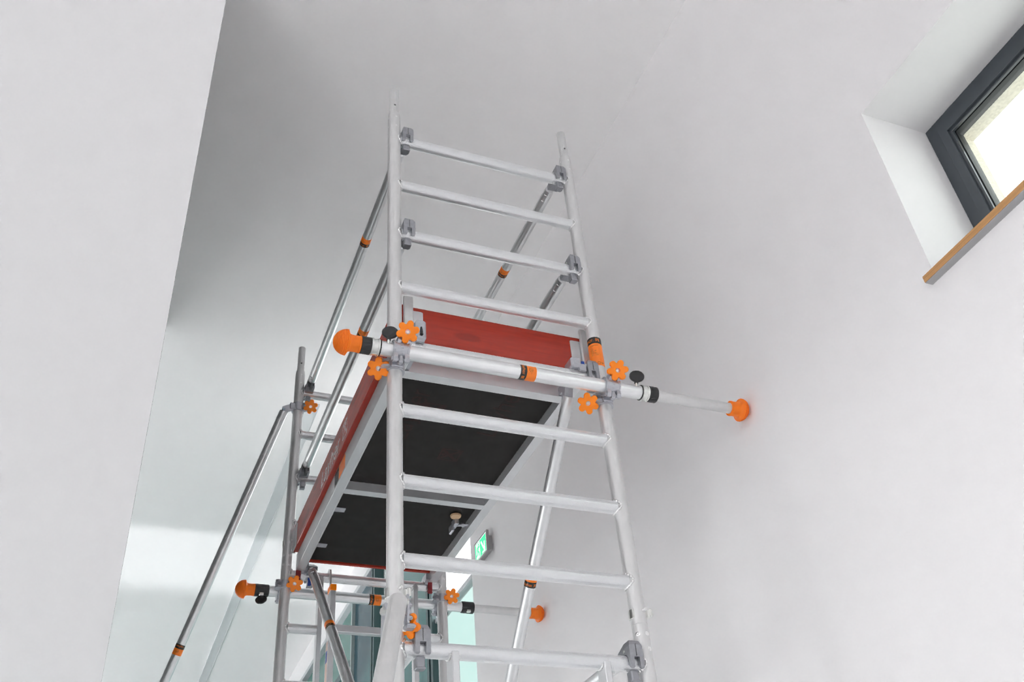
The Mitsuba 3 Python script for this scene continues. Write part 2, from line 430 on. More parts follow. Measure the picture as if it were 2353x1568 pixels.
# ------------------------------------------------------------------ exit sign
es = thing('exit_sign', 'green running man escape sign in a grey frame on the right wall', 'exit sign')
EX, EY0, EY1, EZ0, EZ1 = 1.250, 2.412, 2.622, -0.438, -0.303
part(es, 'housing', box(EX, EX + 0.016, EY0, EY1, EZ0, EZ1, 0.001), SIGNG, False)
part(es, 'wall_mount', box(EX + 0.016, XW, EY0 + 0.012, EY1 - 0.02, EZ0 + 0.012, EZ1 - 0.03, 0.002), SIGNG, False)
fw = 0.011
def sgn(poly, mat_, name, lift, label=None):
    """poly in (a, b): a from the far to the near edge, b downward, both 0..1 over the sign's face."""
    sx, sz = (EY1 - EY0 - 2 * fw), (EZ1 - EZ0 - 2 * fw)
    g = affinity.affine_transform(poly, [-sx, 0, 0, -sz, 0, 0])
    k = part(es, name, prism(g, 0.0006 * lift, V(EX, EY1 - fw, EZ1 - fw) - V(0.0006 * lift, 0, 0), V(0, 1, 0), V(0, 0, 1)), mat_, False, label)
    scene[k]['emitter'] = {'type': 'area', 'radiance': {'type': 'rgb', 'value': [0.017, 0.018, 0.0175] if mat_ == 'sign_white' else [0.0012, 0.019, 0.0078]}}      # backlit
sgn(sbox(0, 0, 1, 1), 'sign_white', 'face', 1)
sgn(sbox(0.03, 0.06, 0.985, 0.985), 'sign_green', 'green_field', 2, 'green field')
from shapely import LineString
arrow = union_all([LineString([(0.57, 0.22), (0.84, 0.86)]).buffer(0.045, cap_style='flat'), LineString([(0.845, 0.38), (0.87, 0.92), (0.64, 0.90)]).buffer(0.045, cap_style='flat', join_style='mitre')])
arrow = affinity.scale(arrow, 1, 1)
sgn(arrow, 'sign_white', 'arrow', 3, 'white arrow pointing down right')
sgn(sbox(0.13, 0.10, 0.47, 0.95), 'sign_white', 'door', 3, 'white doorway')
runner = union_all([Point(0.36, 0.22).buffer(0.05), LineString([(0.33, 0.32), (0.27, 0.56)]).buffer(0.045), LineString([(0.33, 0.34), (0.42, 0.42), (0.46, 0.36)]).buffer(0.022),
                    LineString([(0.31, 0.33), (0.21, 0.36), (0.19, 0.46)]).buffer(0.022), LineString([(0.28, 0.56), (0.38, 0.66), (0.37, 0.84)]).buffer(0.03), LineString([(0.27, 0.56), (0.23, 0.72), (0.13, 0.76)]).buffer(0.03)])
sgn(runner, 'sign_green', 'running_man', 4, 'green running man')

# ================================================================== the scaffold
FW_, FL = 0.739, 1.763      # frame width and bay length
RS, RR = 0.02415, 0.0212    # radii of standards and rungs


def weld_ring(c, axis, sign, rr, rs, seed):
    """bead where a rung along x meets a standard at c."""
    rng = np.random.default_rng(seed)
    th = np.linspace(0, 2 * np.pi, 72, endpoint=False)
    rr = rr + 0.0015
    y, z = rr * np.cos(th), rr * np.sin(th)
    x = sign * np.sqrt(np.maximum(rs ** 2 - y ** 2, 0)) + sign * 0.0015
    p = np.stack([c[0] + x, c[1] + y, c[2] + z], 1)
    rad = 0.0037 + 0.0011 * np.sin(th * 18 + rng.uniform(0, 6)) + rng.uniform(-0.0005, 0.0005, len(th))
    return sweep(p, rad, 8, closed=True, flat=V(1, 0, 0))


def rung(parent, y, z, x0=0.0, x1=FW_, seed=0, welds=(1, 1), sq0=None, sq1=None):
    a = x0 + (0.020 if welds[0] else 0)
    b = x1 - (0.020 if welds[1] else 0)
    k = part(parent, 'rung', fluted([a, y, z], [b, y, z], RR, [0, 0.45, 1], 40, 0.0011), ALUR, 25)
    if welds[0]:
        part(k, 'weld', weld_ring(V(x0, y, z), None, 1, RR, RS, seed), WELD, True)
    if welds[1]:
        part(k, 'weld', weld_ring(V(x1, y, z), None, -1, RR, RS, seed + 50), WELD, True)
    return k


def standard(parent, x, y, ztop, zbot, spigot=True, socket=False):
    r = RS
    prof = [(zbot, r - 0.001), (zbot + 0.001, r)]
    if spigot:
        prof += [(ztop - 0.024, r), (ztop - 0.012, r - 0.0012), (ztop - 0.004, r - 0.0022), (ztop, 0.0195)]
    else:
        prof += [(ztop - 0.001, r), (ztop, r - 0.001)]
    k = part(parent, 'standard', lathe(prof, [x, y, 0], [0, 0, 1], 40), ALUM)
    if spigot:
        s = fluted([x, y, ztop - 0.005], [x, y, ztop + 0.152], 0.0180, [1, 0.3, 0], 22, 0.0013, smooth_part=0.02)
        s = cut(s, tube([x - 0.001, y - 0.06, ztop + 0.042], [x - 0.001, y + 0.06, ztop + 0.042], 0.0050, 16))
        part(k, 'spigot', s, ALUM, 25)
        part(k, 'hole_shade', lathe([(0, 0.0046), (0.012, 0.0046)], [x - 0.001, y - 0.014, ztop + 0.042], [0, 1, 0], 16), DARK)  # dark plug stands in for the shade inside the hole
        for zz in (ztop - 0.036, ztop - 0.088):
            for dx, dy in ((0.10, -1), (-1, -0.1)):
                d = unit([dx, dy, 0])
                part(k, 'rivet', lathe([(0, 0.0042), (0.001, 0.0038), (0.002, 0.0022), (0.0024, 0.0004)], V(x, y, zz) + d * (r - 0.0007), d, 12), WELD)
    return k


def label_band(parent, p0, d, r, front, orange_first, text=True, length=0.050, dark=0.020):
    """printed sleeve round a tube: an orange and a black band with lettering."""
    d = unit(d)
    p0 = np.asarray(p0, float)
    o0, b0 = (0.0, length - dark) if orange_first else (dark, 0.0)
    k = part(parent, 'label', ring(p0 + d * o0, d, r - 0.0004, r + 0.0005, length - dark), LORANGE, 30, 'orange printed band')
    part(k, 'black_band', ring(p0 + d * b0, d, r - 0.0004, r + 0.0005, dark), LBLACK, 30, 'black printed band')
    if text:
        t = word('Layher', dark * 0.48, 0.0002, slant=0.0)
        w = t.bounds[1][0]
        t.apply_translation([-w * 0.72, dark * 0.24, 0])
        lg = logo(dark * 0.5)
        lg.apply_translation([w * 0.40, dark * 0.24, 0])
        t = cat(t, lg)
        flip = 1
        if orange_first:
            t.apply_transform(trimesh.transformations.rotation_matrix(np.pi, [0, 0, 1], [0, dark / 2, 0]))
        part(k, 'lettering', wrap(t, p0 + d * b0, d, front, r + 0.0004), LORANGE, False, 'orange maker name')
        lines = [sbox(-0.020, length * 0.12 + i * length * 0.075, -0.020 + 0.012 + 0.010 * ((i * 37) % 5) / 4, length * 0.12 + i * length * 0.075 + 0.0010) for i in range(4)]
        lm = trimesh.util.concatenate([trimesh.creation.extrude_polygon(g, 0.0002, engine='earcut') for g in lines]).subdivide_to_size(0.006)
        lm.apply_translation([0.006, 0, 0])
        part(k, 'small_print', wrap(lm, p0 + d * o0, d, front, r + 0.0004), LBLACK, False, 'fine black print')
    return k


def word(text, height, depth, slant=0.2):
    t = meshkit.text_mesh(text, height, depth)
    v = np.array(t.vertices)
    v[:, 0] += slant * v[:, 1]
    t.vertices = v
    return t


def logo(s):
    """square outline with a crossed figure."""
    k = s * 0.09
    g = union_all([sbox(0, 0, s, s).difference(sbox(k, k, s - k, s - k)), LineString([(0.1 * s, 0.1 * s), (0.86 * s, 0.9 * s)]).buffer(k * 0.9),
                   LineString([(0.9 * s, 0.1 * s), (0.14 * s, 0.9 * s)]).buffer(k * 0.9), Point(0.5 * s, 0.80 * s).buffer(k * 1.1)])
    return trimesh.util.concatenate([trimesh.creation.extrude_polygon(q, 0.0002, engine='earcut') for q in getattr(g, 'geoms', [g])])


def clip_pin(parent, x, y, z, side):
    """spring clip round a joint with its pin."""
    k = part(parent, 'joint_clip', band([x, y, z - 0.004], [0, 0, 1], RS, 0.028, 0.003, -0.5, 0.62, 16), ZINC, 30)
    part(k, 'clip_loop', cat(box(x + RS - 0.002, x + RS + 0.012, y - 0.014, y - 0.004, z - 0.014, z + 0.012, 0.004), box(x + RS + 0.006, x + RS + 0.018, y - 0.018, y - 0.006, z - 0.012, z + 0.014, 0.004)), ZINC, False)
    d = unit([0.28, -1, 0.12])
    part(k, 'pin', lathe([(0, 0.0052), (0.012, 0.0052), (0.0135, 0.004)], V(x, y, z) + d * (RS - 0.001), d, 16), WELD)


# ------------------------------------------------------------------ near upper frame
JN, JF = -1.885, -0.885          # joints of the near and the far frames
f1 = thing('scaffold_frame', 'tall silver ladder frame with eight fluted rungs, nearest of the tower', 'scaffold frame')
for x in (0, FW_):
    k = standard(f1, x, 0, 0.150, JN)
for i in range(8):
    rung(f1, 0, -0.25 * i, seed=i)
clip_pin(f1, 0, 0, -1.848, 1)
clip_pin(f1, FW_, 0, -1.848, 1)
# printed label on its right standard
lb = part(f1, 'label', ring([FW_, 0, -0.952], [0, 0, 1], RS - 0.0004, RS + 0.0006, 0.098), LORANGE, 30, 'orange printed label with black head')
part(lb, 'black_band', ring([FW_, 0, -0.854], [0, 0, 1], RS - 0.0004, RS + 0.0006, 0.028), LBLACK, 30)
view = V(-0.45, -0.9, 0)
t = word('Layher.', 0.0135, 0.0002, 0)
w_ = t.bounds[1][0]
t.apply_translation([-w_ - 0.006, 0.008, 0])
lg = logo(0.014)
lg.apply_translation([-0.001, 0.0075, 0])
part(lb, 'lettering', wrap(cat(t, lg), [FW_, 0, -0.854], [0, 0, 1], V(-0.25, -0.95, 0), RS + 0.0005), LORANGE, False, 'orange maker name')
rows = [(0.088, 0.030), (0.084, 0.012), (0.076, 0.010), (0.072, 0.009), (0.068, 0.009), (0.064, 0.022), (0.060, 0.012), (0.056, 0.018), (0.052, 0.030), (0.046, 0.026)]
lm = trimesh.util.concatenate([trimesh.creation.extrude_polygon(sbox(-0.020, zz, -0.020 + ww, zz + 0.0008), 0.0002, engine='earcut') for zz, ww in rows]).subdivide_to_size(0.006)
part(lb, 'small_print', wrap(lm, [FW_, 0, -0.952], [0, 0, 1], V(-0.40, -0.9, 0), RS + 0.0005), LBLACK, False)
gs = word('GS', 0.0058, 0.0002, 0)
gs.apply_translation([0.0085, 0.0075, 0])
rn = cat(trimesh.creation.extrude_polygon(Point(0, 0.0105).buffer(0.0055).difference(Point(0, 0.0105).buffer(0.0043)), 0.0002, engine='earcut'), trimesh.creation.extrude_polygon(Point(0, 0.0105).buffer(0.0011), 0.0002, engine='earcut'))
part(lb, 'test_mark', wrap(cat(gs, rn), [FW_, 0, -0.952], [0, 0, 1], V(-0.25, -0.95, 0), RS + 0.0005), LBLACK, False, 'black ring and GS mark')


def sqpost(parent, x, y, ztop, zbot, front):
    part(parent, 'post', box(x - 0.010, x + 0.010, y - 0.0245, y + 0.0245, zbot, ztop, 0.002), ALUP, False)


def lower_frame(label, y, joint, toprung, seed, floor=ZF):
    f = thing('scaffold_frame', label, 'scaffold frame')
    for x in (0, FW_):
        k = standard(f, x, y, joint, floor + 0.25, spigot=False)
        for zz in (joint - 0.030, joint - 0.075):
            for dx, dy in ((0.35, -1), (-0.75, -0.6)):
                d = unit([dx, dy, 0])
                part(k, 'rivet', lathe([(0, 0.0075), (0.0008, 0.0062), (0.0012, 0.0045), (0.0028, 0.0032), (0.0032, 0.0005)], V(x, y, zz) + d * (RS - 0.0007), d, 14), WELD)
        part(f, 'base_jack', lathe([(0, 0.06), (0.008, 0.06), (0.009, 0.017), (0.27, 0.017)], [x, y, floor], [0, 0, 1], 24), ZINC)
    pl, pr_ = 0.158, 0.604
    rung(f, y, toprung, seed=seed)
    for x in (pl, pr_):
        sqpost(f, x, y, toprung - 0.004 + 0.0, floor + 0.5, -1)
        rng = np.random.default_rng(seed + int(x * 100))
        for s in (-1, 1):
            th = np.linspace(-2.6, -0.2, 22)
            p = np.stack([np.full_like(th, x + s * 0.0125), y + (RR + 0.001) * np.cos(th), toprung + (RR + 0.001) * np.sin(th)], 1)
            part(f, 'weld', sweep(p, 0.0032 + 0.0010 * np.sin(np.arange(22) * 2.1), 8, flat=V(1, 0, 0)), WELD, True)
    for i in (1, 2, 3, 4):
        z = toprung - 0.25 * i
        if z < floor + 0.6:
            break
        rung(f, y, z, 0.0, pl - 0.008, seed + i, (1, 0))
        rung(f, y, z, pr_ + 0.008, FW_, seed + i + 9, (0, 1))
    rung(f, y, floor + 0.55, seed=seed + 30)
    return f


f2 = lower_frame('silver walk through frame under the nearest ladder frame, cut by the lower picture edge', 0.0, JN, -2.0, 20)
# far upper frame and the one below it
f3 = thing('scaffold_frame', 'short silver frame on top of the far end of the tower', 'scaffold frame')
for x in (0, FW_):
    standard(f3, x, FL, 0.140, JF)
for i in range(4):
    rung(f3, FL, -0.25 * i, seed=60 + i)
clip_pin(f3, 0, FL, -0.848, -1)
clip_pin(f3, FW_, FL, -0.848, -1)
f4 = lower_frame('silver walk through frame under the far end of the platform', FL, JF, -1.0, 80)


# ------------------------------------------------------------------ hooks, rails and braces
def hook(parent, x, y, z, s, label='grey cast hook head'):
    """clamp head over the rung at (x, y, z); the tube leaves on the +s side in y."""
    w = 0.021
    Y = lambda a: y - s * a            # a > 0 is the free side
    arc = [(0.0228 * math.cos(t), 0.0228 * math.sin(t)) for t in np.linspace(math.radians(200), math.radians(-8), 14)]
    pts = [(0.034, -0.018), (0.035, 0.044), (0.028, 0.058), (-0.004, 0.058), (-0.064, 0.020), (-0.064, 0.002), (-0.030, -0.002)] + arc + [(0.0245, -0.018), (0.029, -0.023)]
    g = Polygon(pts).buffer(-0.001).buffer(0.001)
    body = prism(g, 2 * w, V(x - w, y, z), V(0, -s, 0), V(0, 0, 1)) if s < 0 else prism(affinity.scale(g, -1, 1, origin=(0, 0)), 2 * w, V(x - w, y, z), V(0, 1, 0), V(0, 0, 1))
    # slot between the two front prongs
    body = cut(body, box(x - 0.0085, x + 0.0085, Y(0.060), Y(0.020), z - 0.03, z + 0.010))
    q_ = 0.007
    fv = Polygon([(-w, -0.08), (w, -0.08), (w, 0.040), (w * 0.72, 0.0585), (-w * 0.72, 0.0585), (-w, 0.040)])
    for cx_ in (-0.0148, 0.0148):       # rounded prong ends
        fv = fv.difference(sbox(cx_ - 0.0075, -0.09, cx_ + 0.0075, -0.0175).difference(Point(cx_, -0.0165).buffer(0.0068)))
    keep = prism(fv.buffer(0), 0.30, V(x, y - 0.15, z), V(-1, 0, 0), V(0, 0, 1))
    body = unman(man(body) ^ man(keep))
    k = part(parent, 'hook', body, HOOKM, False, label)
    part(k, 'rib', box(x - 0.0008, x + 0.0008, Y(0.0342), Y(0.0365), z + 0.012, z + 0.046), FORK, False)
    for q in (-1, 1):
        part(k, 'rivet', tube([x + q * w, Y(0.004), z + 0.032], [x + q * (w + 0.003), Y(0.004), z + 0.032], 0.0045, 12), ZINC)
    part(k, 'latch', cat(box(x - 0.012, x + 0.012, Y(0.012), Y(-0.018), z - 0.052, z - 0.020, 0.003), box(x - 0.0135, x + 0.0135, Y(0.013), Y(-0.010), z - 0.054, z - 0.048, 0.002)), HOOKM, False)
    return k


def fork(parent, p, d, r, side=1):
    """casting that joins a tube end at p (tube leaves along d) to the hook: two arms and a tongue."""
    a, b, d = frame_of(d, up=[1, 0, 0])
    x = V(1, 0, 0)
    n = np.cross(d, x)
    arm = []
    for s in (-1, 1):
        g = Polygon([(-0.010, -r * 0.85), (0.0, r * 0.85), (-0.030, r * 0.8), (-0.066, r * 0.35), (-0.070, -r * 0.35), (-0.040, -r * 0.85)])
        arm.append(prism(g.buffer(0.001), 0.007, np.asarray(p) + x * (s * (r * 0.62) - 0.0035), d, np.cross(x, d)))
    arm.append(tube(np.asarray(p) - d * 0.012, np.asarray(p) + d * 0.01, r * 0.93, 24))
    arm.append(box(p[0] - 0.006, p[0] + 0.006, p[1] - 0.012, p[1] + 0.012, p[2] - 0.052, p[2] - 0.004, 0.002))
    return part(parent, 'fork', cat(arm), FORK, False, 'dark grey cast fork')


def rail(name, label, x, z, y0=0.0, y1=FL, lab=None, group=None, r=0.0205, hooks=True):
    t = thing(name, label, 'guard rail', group)
    zt = z + 0.030
    a, b = y0 + 0.085, y1 - 0.085
    body = lathe([(0, r * 0.86), (0.004, r * 0.93), (0.010, r * 0.93), (0.016, r), (0.045, r), (0.052, r * 1.0), (b - a - 0.016, r), (b - a - 0.010, r * 0.93), (b - a - 0.004, r * 0.93), (b - a, r * 0.86)], [x, a, zt], [0, 1, 0], 36)
    part(t, 'tube', body, ALU, 40)
    crimps = [sweep([V(x + (r + 0.0003) * math.sin(q), yy, zt - (r + 0.0003) * math.cos(q)) for q in np.linspace(-0.9, -0.2, 6)], 0.0022, 6) for yy in (a + 0.02, a + 0.055, b - 0.02, b - 0.05)]
    for cr in crimps:
        part(t, 'crimp', cr, WELD, True)
    if lab is not None:
        label_band(t, [x, lab, zt], [0, -1, 0], r, [-0.5, -0.2, -0.8], False)
    hook(t, x, y0, z, 1)
    fork(t, V(x, b + 0.004, zt), [0, -1, 0], r)
    hook(t, x, y1, z, -1)
    return t


XL, XR = 0.046, 0.694
G = None
rail('guard_rail', 'silver guard rail on the left of the platform, upper of the two', XL, 0.0, lab=0.625)
rail('guard_rail', 'silver guard rail on the left of the platform, passing behind the orange ball foot', XL, -0.5, lab=0.632)
rail('guard_rail', 'silver guard rail on the wall side of the platform, upper one with orange label', XR, 0.0, lab=0.638)
rail('guard_rail', 'silver guard rail on the wall side of the platform, lower of the two', XR, -0.5, lab=0.638)
rail('guard_rail', 'horizontal brace hooked on the left end of the lowest near rung', 0.066, -2.0)
rail('guard_rail', 'horizontal brace hooked on the right end of the lowest near rung', XR, -2.0)


def brace(label, x, p0, p1, lab, hook_y, hook_z, s, r=0.0205, clamp=False):
    t = thing('diagonal_brace', label, 'brace')
    p0, p1 = V(*p0), V(*p1)
    d = unit(p1 - p0)
    L = np.linalg.norm(p1 - p0)
    part(t, 'tube', lathe([(0, r * 0.90), (0.02, r * 0.97), (0.05, r), (L, r)], p0, d, 36), ALU, 40)
    # flattened end plate up to the hook
    end = V(x, hook_y + s * 0.050, hook_z + 0.012)
    q = p0 + d * 0.03
    dd = unit(end - q)
    a, b, dd = frame_of(dd, up=[1, 0, 0])
    n = np.cross(V(1, 0, 0), dd)
    pts = np.vstack([np.array([q + sx * 0.016 * V(1, 0, 0) + sn * 0.011 * n, end + sx * 0.015 * V(1, 0, 0) + sn * 0.011 * n]) for sx in (-1, 1) for sn in (-1, 1)])
    part(t, 'end_plate', trimesh.convex.convex_hull(pts), CAST, False, 'flat grey end')
    crimps = [sweep([p0 + d * o + (r + 0.0004) * (math.cos(qq) * unit(np.cross(d, V(1, 0, 0))) * (-1 if s > 0 else 1) + math.sin(qq) * V(-1, 0, 0)) for qq in np.linspace(0.1, 0.9, 6)], 0.0024, 6) for o in (0.025, 0.075)]
    for cr in crimps:
        part(t, 'crimp', cr, WELD, True)
    if clamp:
        part(t, 'clamp', box(x - 0.022, x + 0.018, -0.034, 0.026, -0.983, -0.942, 0.006), CAST, False, 'small grey clamp')
        part(t, 'barrel', tube([x + 0.016, -0.016, -0.964], [x + 0.046, -0.016, -0.964], 0.0105, 20), ZINC)
        part(t, 'catch', box(x + 0.019, x + 0.031, -0.030, -0.012, -0.976, -0.952, 0.002), BLUE, False, 'blue catch')
    else:
        hook(t, x, hook_y, hook_z, s)
    if lab is not None:
        label_band(t, p0 + d * (lab - 0.025), d, r, [-0.5, -0.7, -0.4] if s > 0 else [-0.5, -0.8, 0.2], True)
    return t


bR = brace('diagonal silver brace with orange label descending from the near right end of the deck', 0.640, (0.640, 0.062, -1.045), (0.640, 1.70, -2.78), 0.655, 0.0, -1.0, 1, clamp=True)
bL = brace('dark gleaming diagonal brace descending from the far left end of the deck', 0.108, (0.108, 1.725, -0.985), (0.108, 0.06, -2.66), 0.625, FL, -1.0, -1)


# ------------------------------------------------------------------ couplers with orange star knobs
def star_knob(parent, c, n, r=0.037, th=0.016, back=0.05, spin=0.0):
    n = unit(n)
    a, b, n = frame_of(n)
    ca, sa = math.cos(spin), math.sin(spin)
    a, b = ca * a + sa * b, -sa * a + ca * b
    ang = np.linspace(0, 2 * np.pi, 145)[:-1]
    lob = union_all([Point(0, 0).buffer(r * 0.66, 32)] + [Point(r * 0.72 * math.cos(q), r * 0.72 * math.sin(q)).buffer(r * 0.285, 24) for q in np.arange(6) * np.pi / 3])
    lob = lob.buffer(0.004).buffer(-0.004).simplify(0.0001)
    hole = Point(0, 0).buffer(0.0085, 24)
    layers = [(0.0, -0.0020), (0.0008, -0.0008), (0.0022, 0.0), (th - 0.0030, 0.0), (th - 0.0012, -0.0008), (th, -0.0028)]
    # stacked offsets give rounded rims
    outs = [lob.buffer(o) for _, o in layers]
    N = 240
    rings = []
    for (h, _), g in zip(layers, outs):
        ex = g.exterior
        q = np.array([ex.interpolate(k / N, normalized=True).coords[0] for k in range(N)])
        th0 = np.arctan2(q[:, 1], q[:, 0])
        q = np.roll(q, -int(np.argmin(np.abs(th0))), 0)
        if np.cross(q[1] - q[0], q[N // 3] - q[0]) < 0:
            q = q[::-1]
        rings.append(np.column_stack([q, np.full(N, h)]))
    hc = np.stack([0.0085 * np.cos(np.linspace(0, 2 * np.pi, N, endpoint=False)), 0.0085 * np.sin(np.linspace(0, 2 * np.pi, N, endpoint=False))], 1)
    rings.append(np.column_stack([hc, np.full(N, th)]))
    rings.append(np.column_stack([hc, np.full(N, 0.0)]))
    v = np.vstack(rings)
    f = []
    R_ = len(rings)
    for i in range(R_):
        q = (i + 1) % R_
        for j in range(N):
            k = (j + 1) % N
            f += [[i * N + j, i * N + k, q * N + k], [i * N + j, q * N + k, q * N + j]]
    mesh = trimesh.Trimesh(v, f, process=False)
    if mesh.volume < 0:
        mesh.invert()
    kn = part(parent, 'star_knob', place(mesh, c, a, b, n), ORANGE, 40, 'orange star knob')
    c = np.asarray(c, float)
    part(kn, 'hub', cat(tube(c - n * 0.012, c + n * 0.002, 0.012, 20), tube(c - n * 0.01, c + n * 0.0045, 0.0062, 16)), ZINC)
    part(kn, 'bolt', tube(c - n * back, c, 0.0055, 14), ZINC)
    return kn


def lug(c, d, w, axis, size):
    """rounded eye standing out from a ring."""
    a = unit(axis)
    d = unit(d)
    n = np.cross(a, d)
    g = Polygon([(-0.006, -size), (size * 1.2, -size * 0.8), (size * 1.7, 0), (size * 1.2, size * 0.8), (-0.006, size)]).buffer(0.002)
    out = []
    for s in (-1, 1):
        out.append(prism(g, w * 0.28, np.asarray(c) + a * (s * w * 0.36 - w * 0.14), d, n))
    return cat(out)


def right_coupler(label, x, y, z, s, knob1, n1, knob2, n2, text=True, spin=(0.2, 0.4)):
    """two rings: one round the standard at (x, y), one round the tube along x at y + s*0.055 (s = -1 in front)."""
    t = thing('coupler', label, 'coupler')
    yt = y + s * 0.055
    zr = z - 0.028 if s < 0 else z + 0.006
    # ring round the tube
    part(t, 'tube_ring', ring(V(x - 0.024, yt, z), [1, 0, 0], RS, RS + 0.0075, 0.048, 40), CAST, 30, 'cast ring round the tube')
    rim = cat(ring(V(x - 0.0255, yt, z), [1, 0, 0], RS + 0.002, RS + 0.0095, 0.006, 40), ring(V(x + 0.0195, yt, z), [1, 0, 0], RS + 0.002, RS + 0.0095, 0.006, 40))
    part(t, 'rim', rim, CAST)
    # hinge eye below
    part(t, 'hinge_eye', cat(lug(V(x, yt + s * 0.010, z - RS - 0.004), [0, s * 0.25, -1], 0.050, [1, 0, 0], 0.012), tube(V(x - 0.030, yt + s * 0.012, z - RS - 0.017), V(x + 0.030, yt + s * 0.012, z - RS - 0.017), 0.0050, 14)), CAST, False)
    part(t, 'hinge_tongue', box(x - 0.0075, x + 0.0075, yt + s * 0.001, yt + s * 0.020, z - RS - 0.032, z - RS - 0.004, 0.003), CAST, False)
    # ring round the standard, a little lower, with its lugs to the left
    part(t, 'standard_ring', ring(V(x, y, zr - 0.018), [0, 0, 1], RS, RS + 0.0075, 0.036, 40), CAST, 30, 'cast ring round the standard')
    part(t, 'saddle', box(x - 0.020, x + 0.020, y + s * 0.022, y + s * 0.034, min(z - 0.010, zr - 0.015), z + 0.012, 0.004), CAST, False)
    k1 = V(*knob2)
    lc = V(x, y, zr)
    dl = unit((k1 - lc) * V(1, 1, 0.25)) if s < 0 else unit([-0.92, -0.39, 0])
    part(t, 'clamp_lug', cat(lug(lc + dl * (RS + 0.004), dl, 0.036, [0, 0, 1], 0.012), lug(lc + dl * (RS + 0.006) + V(0, s * 0.020, 0), dl, 0.030, [0, 0, 1], 0.010)), CAST, False)
    d1 = unit(V(*knob1) - V(x, yt, z))
    part(t, 'clamp_arm', lug(V(x, yt, z) + d1 * (RS + 0.002), d1, 0.044, [1, 0, 0], 0.012), CAST, False)
    star_knob(t, knob1, n1, spin=spin[0])
    if s < 0:
        star_knob(t, knob2, n2, spin=spin[1])
    if text:
        w = word('LAYHER', 0.0105, 0.0010, 0)
        L = w.bounds[1][0]
        w.apply_transform(trimesh.transformations.rotation_matrix(-np.pi / 2, [0, 0, 1]))
        # reading along the circumference: x of the word runs round the ring
        w2 = word('LAYHER', 0.0125, 0.0022, 0)
        w2.apply_translation([-L / 2, -0.006, 0])
        part(t, 'raised_lettering', wrap(w2, V(x, yt, z), V(-1, 0, 0), V(0, s, -0.25), RS + 0.0072), CAST, False, 'raised maker name')
    return t


ZT = -1.068
cNL = right_coupler('grey cast coupler with two orange star knobs on the near left standard', 0.0, 0.0, ZT, -1, (0.014, -0.102, -1.024), (-0.25, -0.80, -0.50), (-0.050, 0.006, -1.101), (-0.30, -0.70, -0.62))
cNR = right_coupler('grey cast coupler with two orange star knobs on the near right standard', FW_, 0.0, ZT, -1, (0.750, -0.102, -1.028), (-0.25, -0.80, -0.50), (0.676, -0.002, -1.109), (-0.30, -0.70, -0.62), spin=(0.1, 0.6))
cFL = right_coupler('grey coupler with orange star knob on the far left standard, level with the deck', 0.0, FL, ZT + 0.006, 1, (0.036, FL - 0.035, -1.056), (-0.22, -0.82, -0.5), (-0.030, FL + 0.125, -1.050), (-0.2, 0.8, 0.5), False)
cFR = right_coupler('grey coupler with orange star knob on the far right standard, level with the deck', FW_, FL, ZT + 0.006, 1, (0.776, FL - 0.035, -1.051), (-0.22, -0.82, -0.5), (FW_ - 0.045, FL + 0.118, -1.040), (-0.2, 0.8, 0.5), False)


# ------------------------------------------------------------------ wall spacer tubes
def dome(parent, p0, d, pressed):
    prof = [(0.0, 0.0255), (0.0015, 0.0275), (0.006, 0.0275), (0.0075, 0.0262), (0.030, 0.0266), (0.036, 0.0285), (0.040, 0.0330), (0.042, 0.0385)]
    R, DL, n = 0.0415, (0.030 if pressed else 0.043), 9
    for k in range(n):
        for q, dr_ in ((0.0, -0.0016), (0.12, 0.0), (0.70, 0.0), (0.85, -0.0016)):
            a = (k + q) / n * math.radians(64)
            prof.append((0.043 + DL * math.sin(a), R * math.cos(a) + dr_))
    for q in (66, 72, 78, 84, 89.5):
        prof.append((0.043 + DL * math.sin(math.radians(q)), R * math.cos(math.radians(q)) - 0.0004))
    return part(parent, 'rubber_foot', lathe(prof, p0, d, 48), RUBBER, 40, 'orange rubber ball foot')


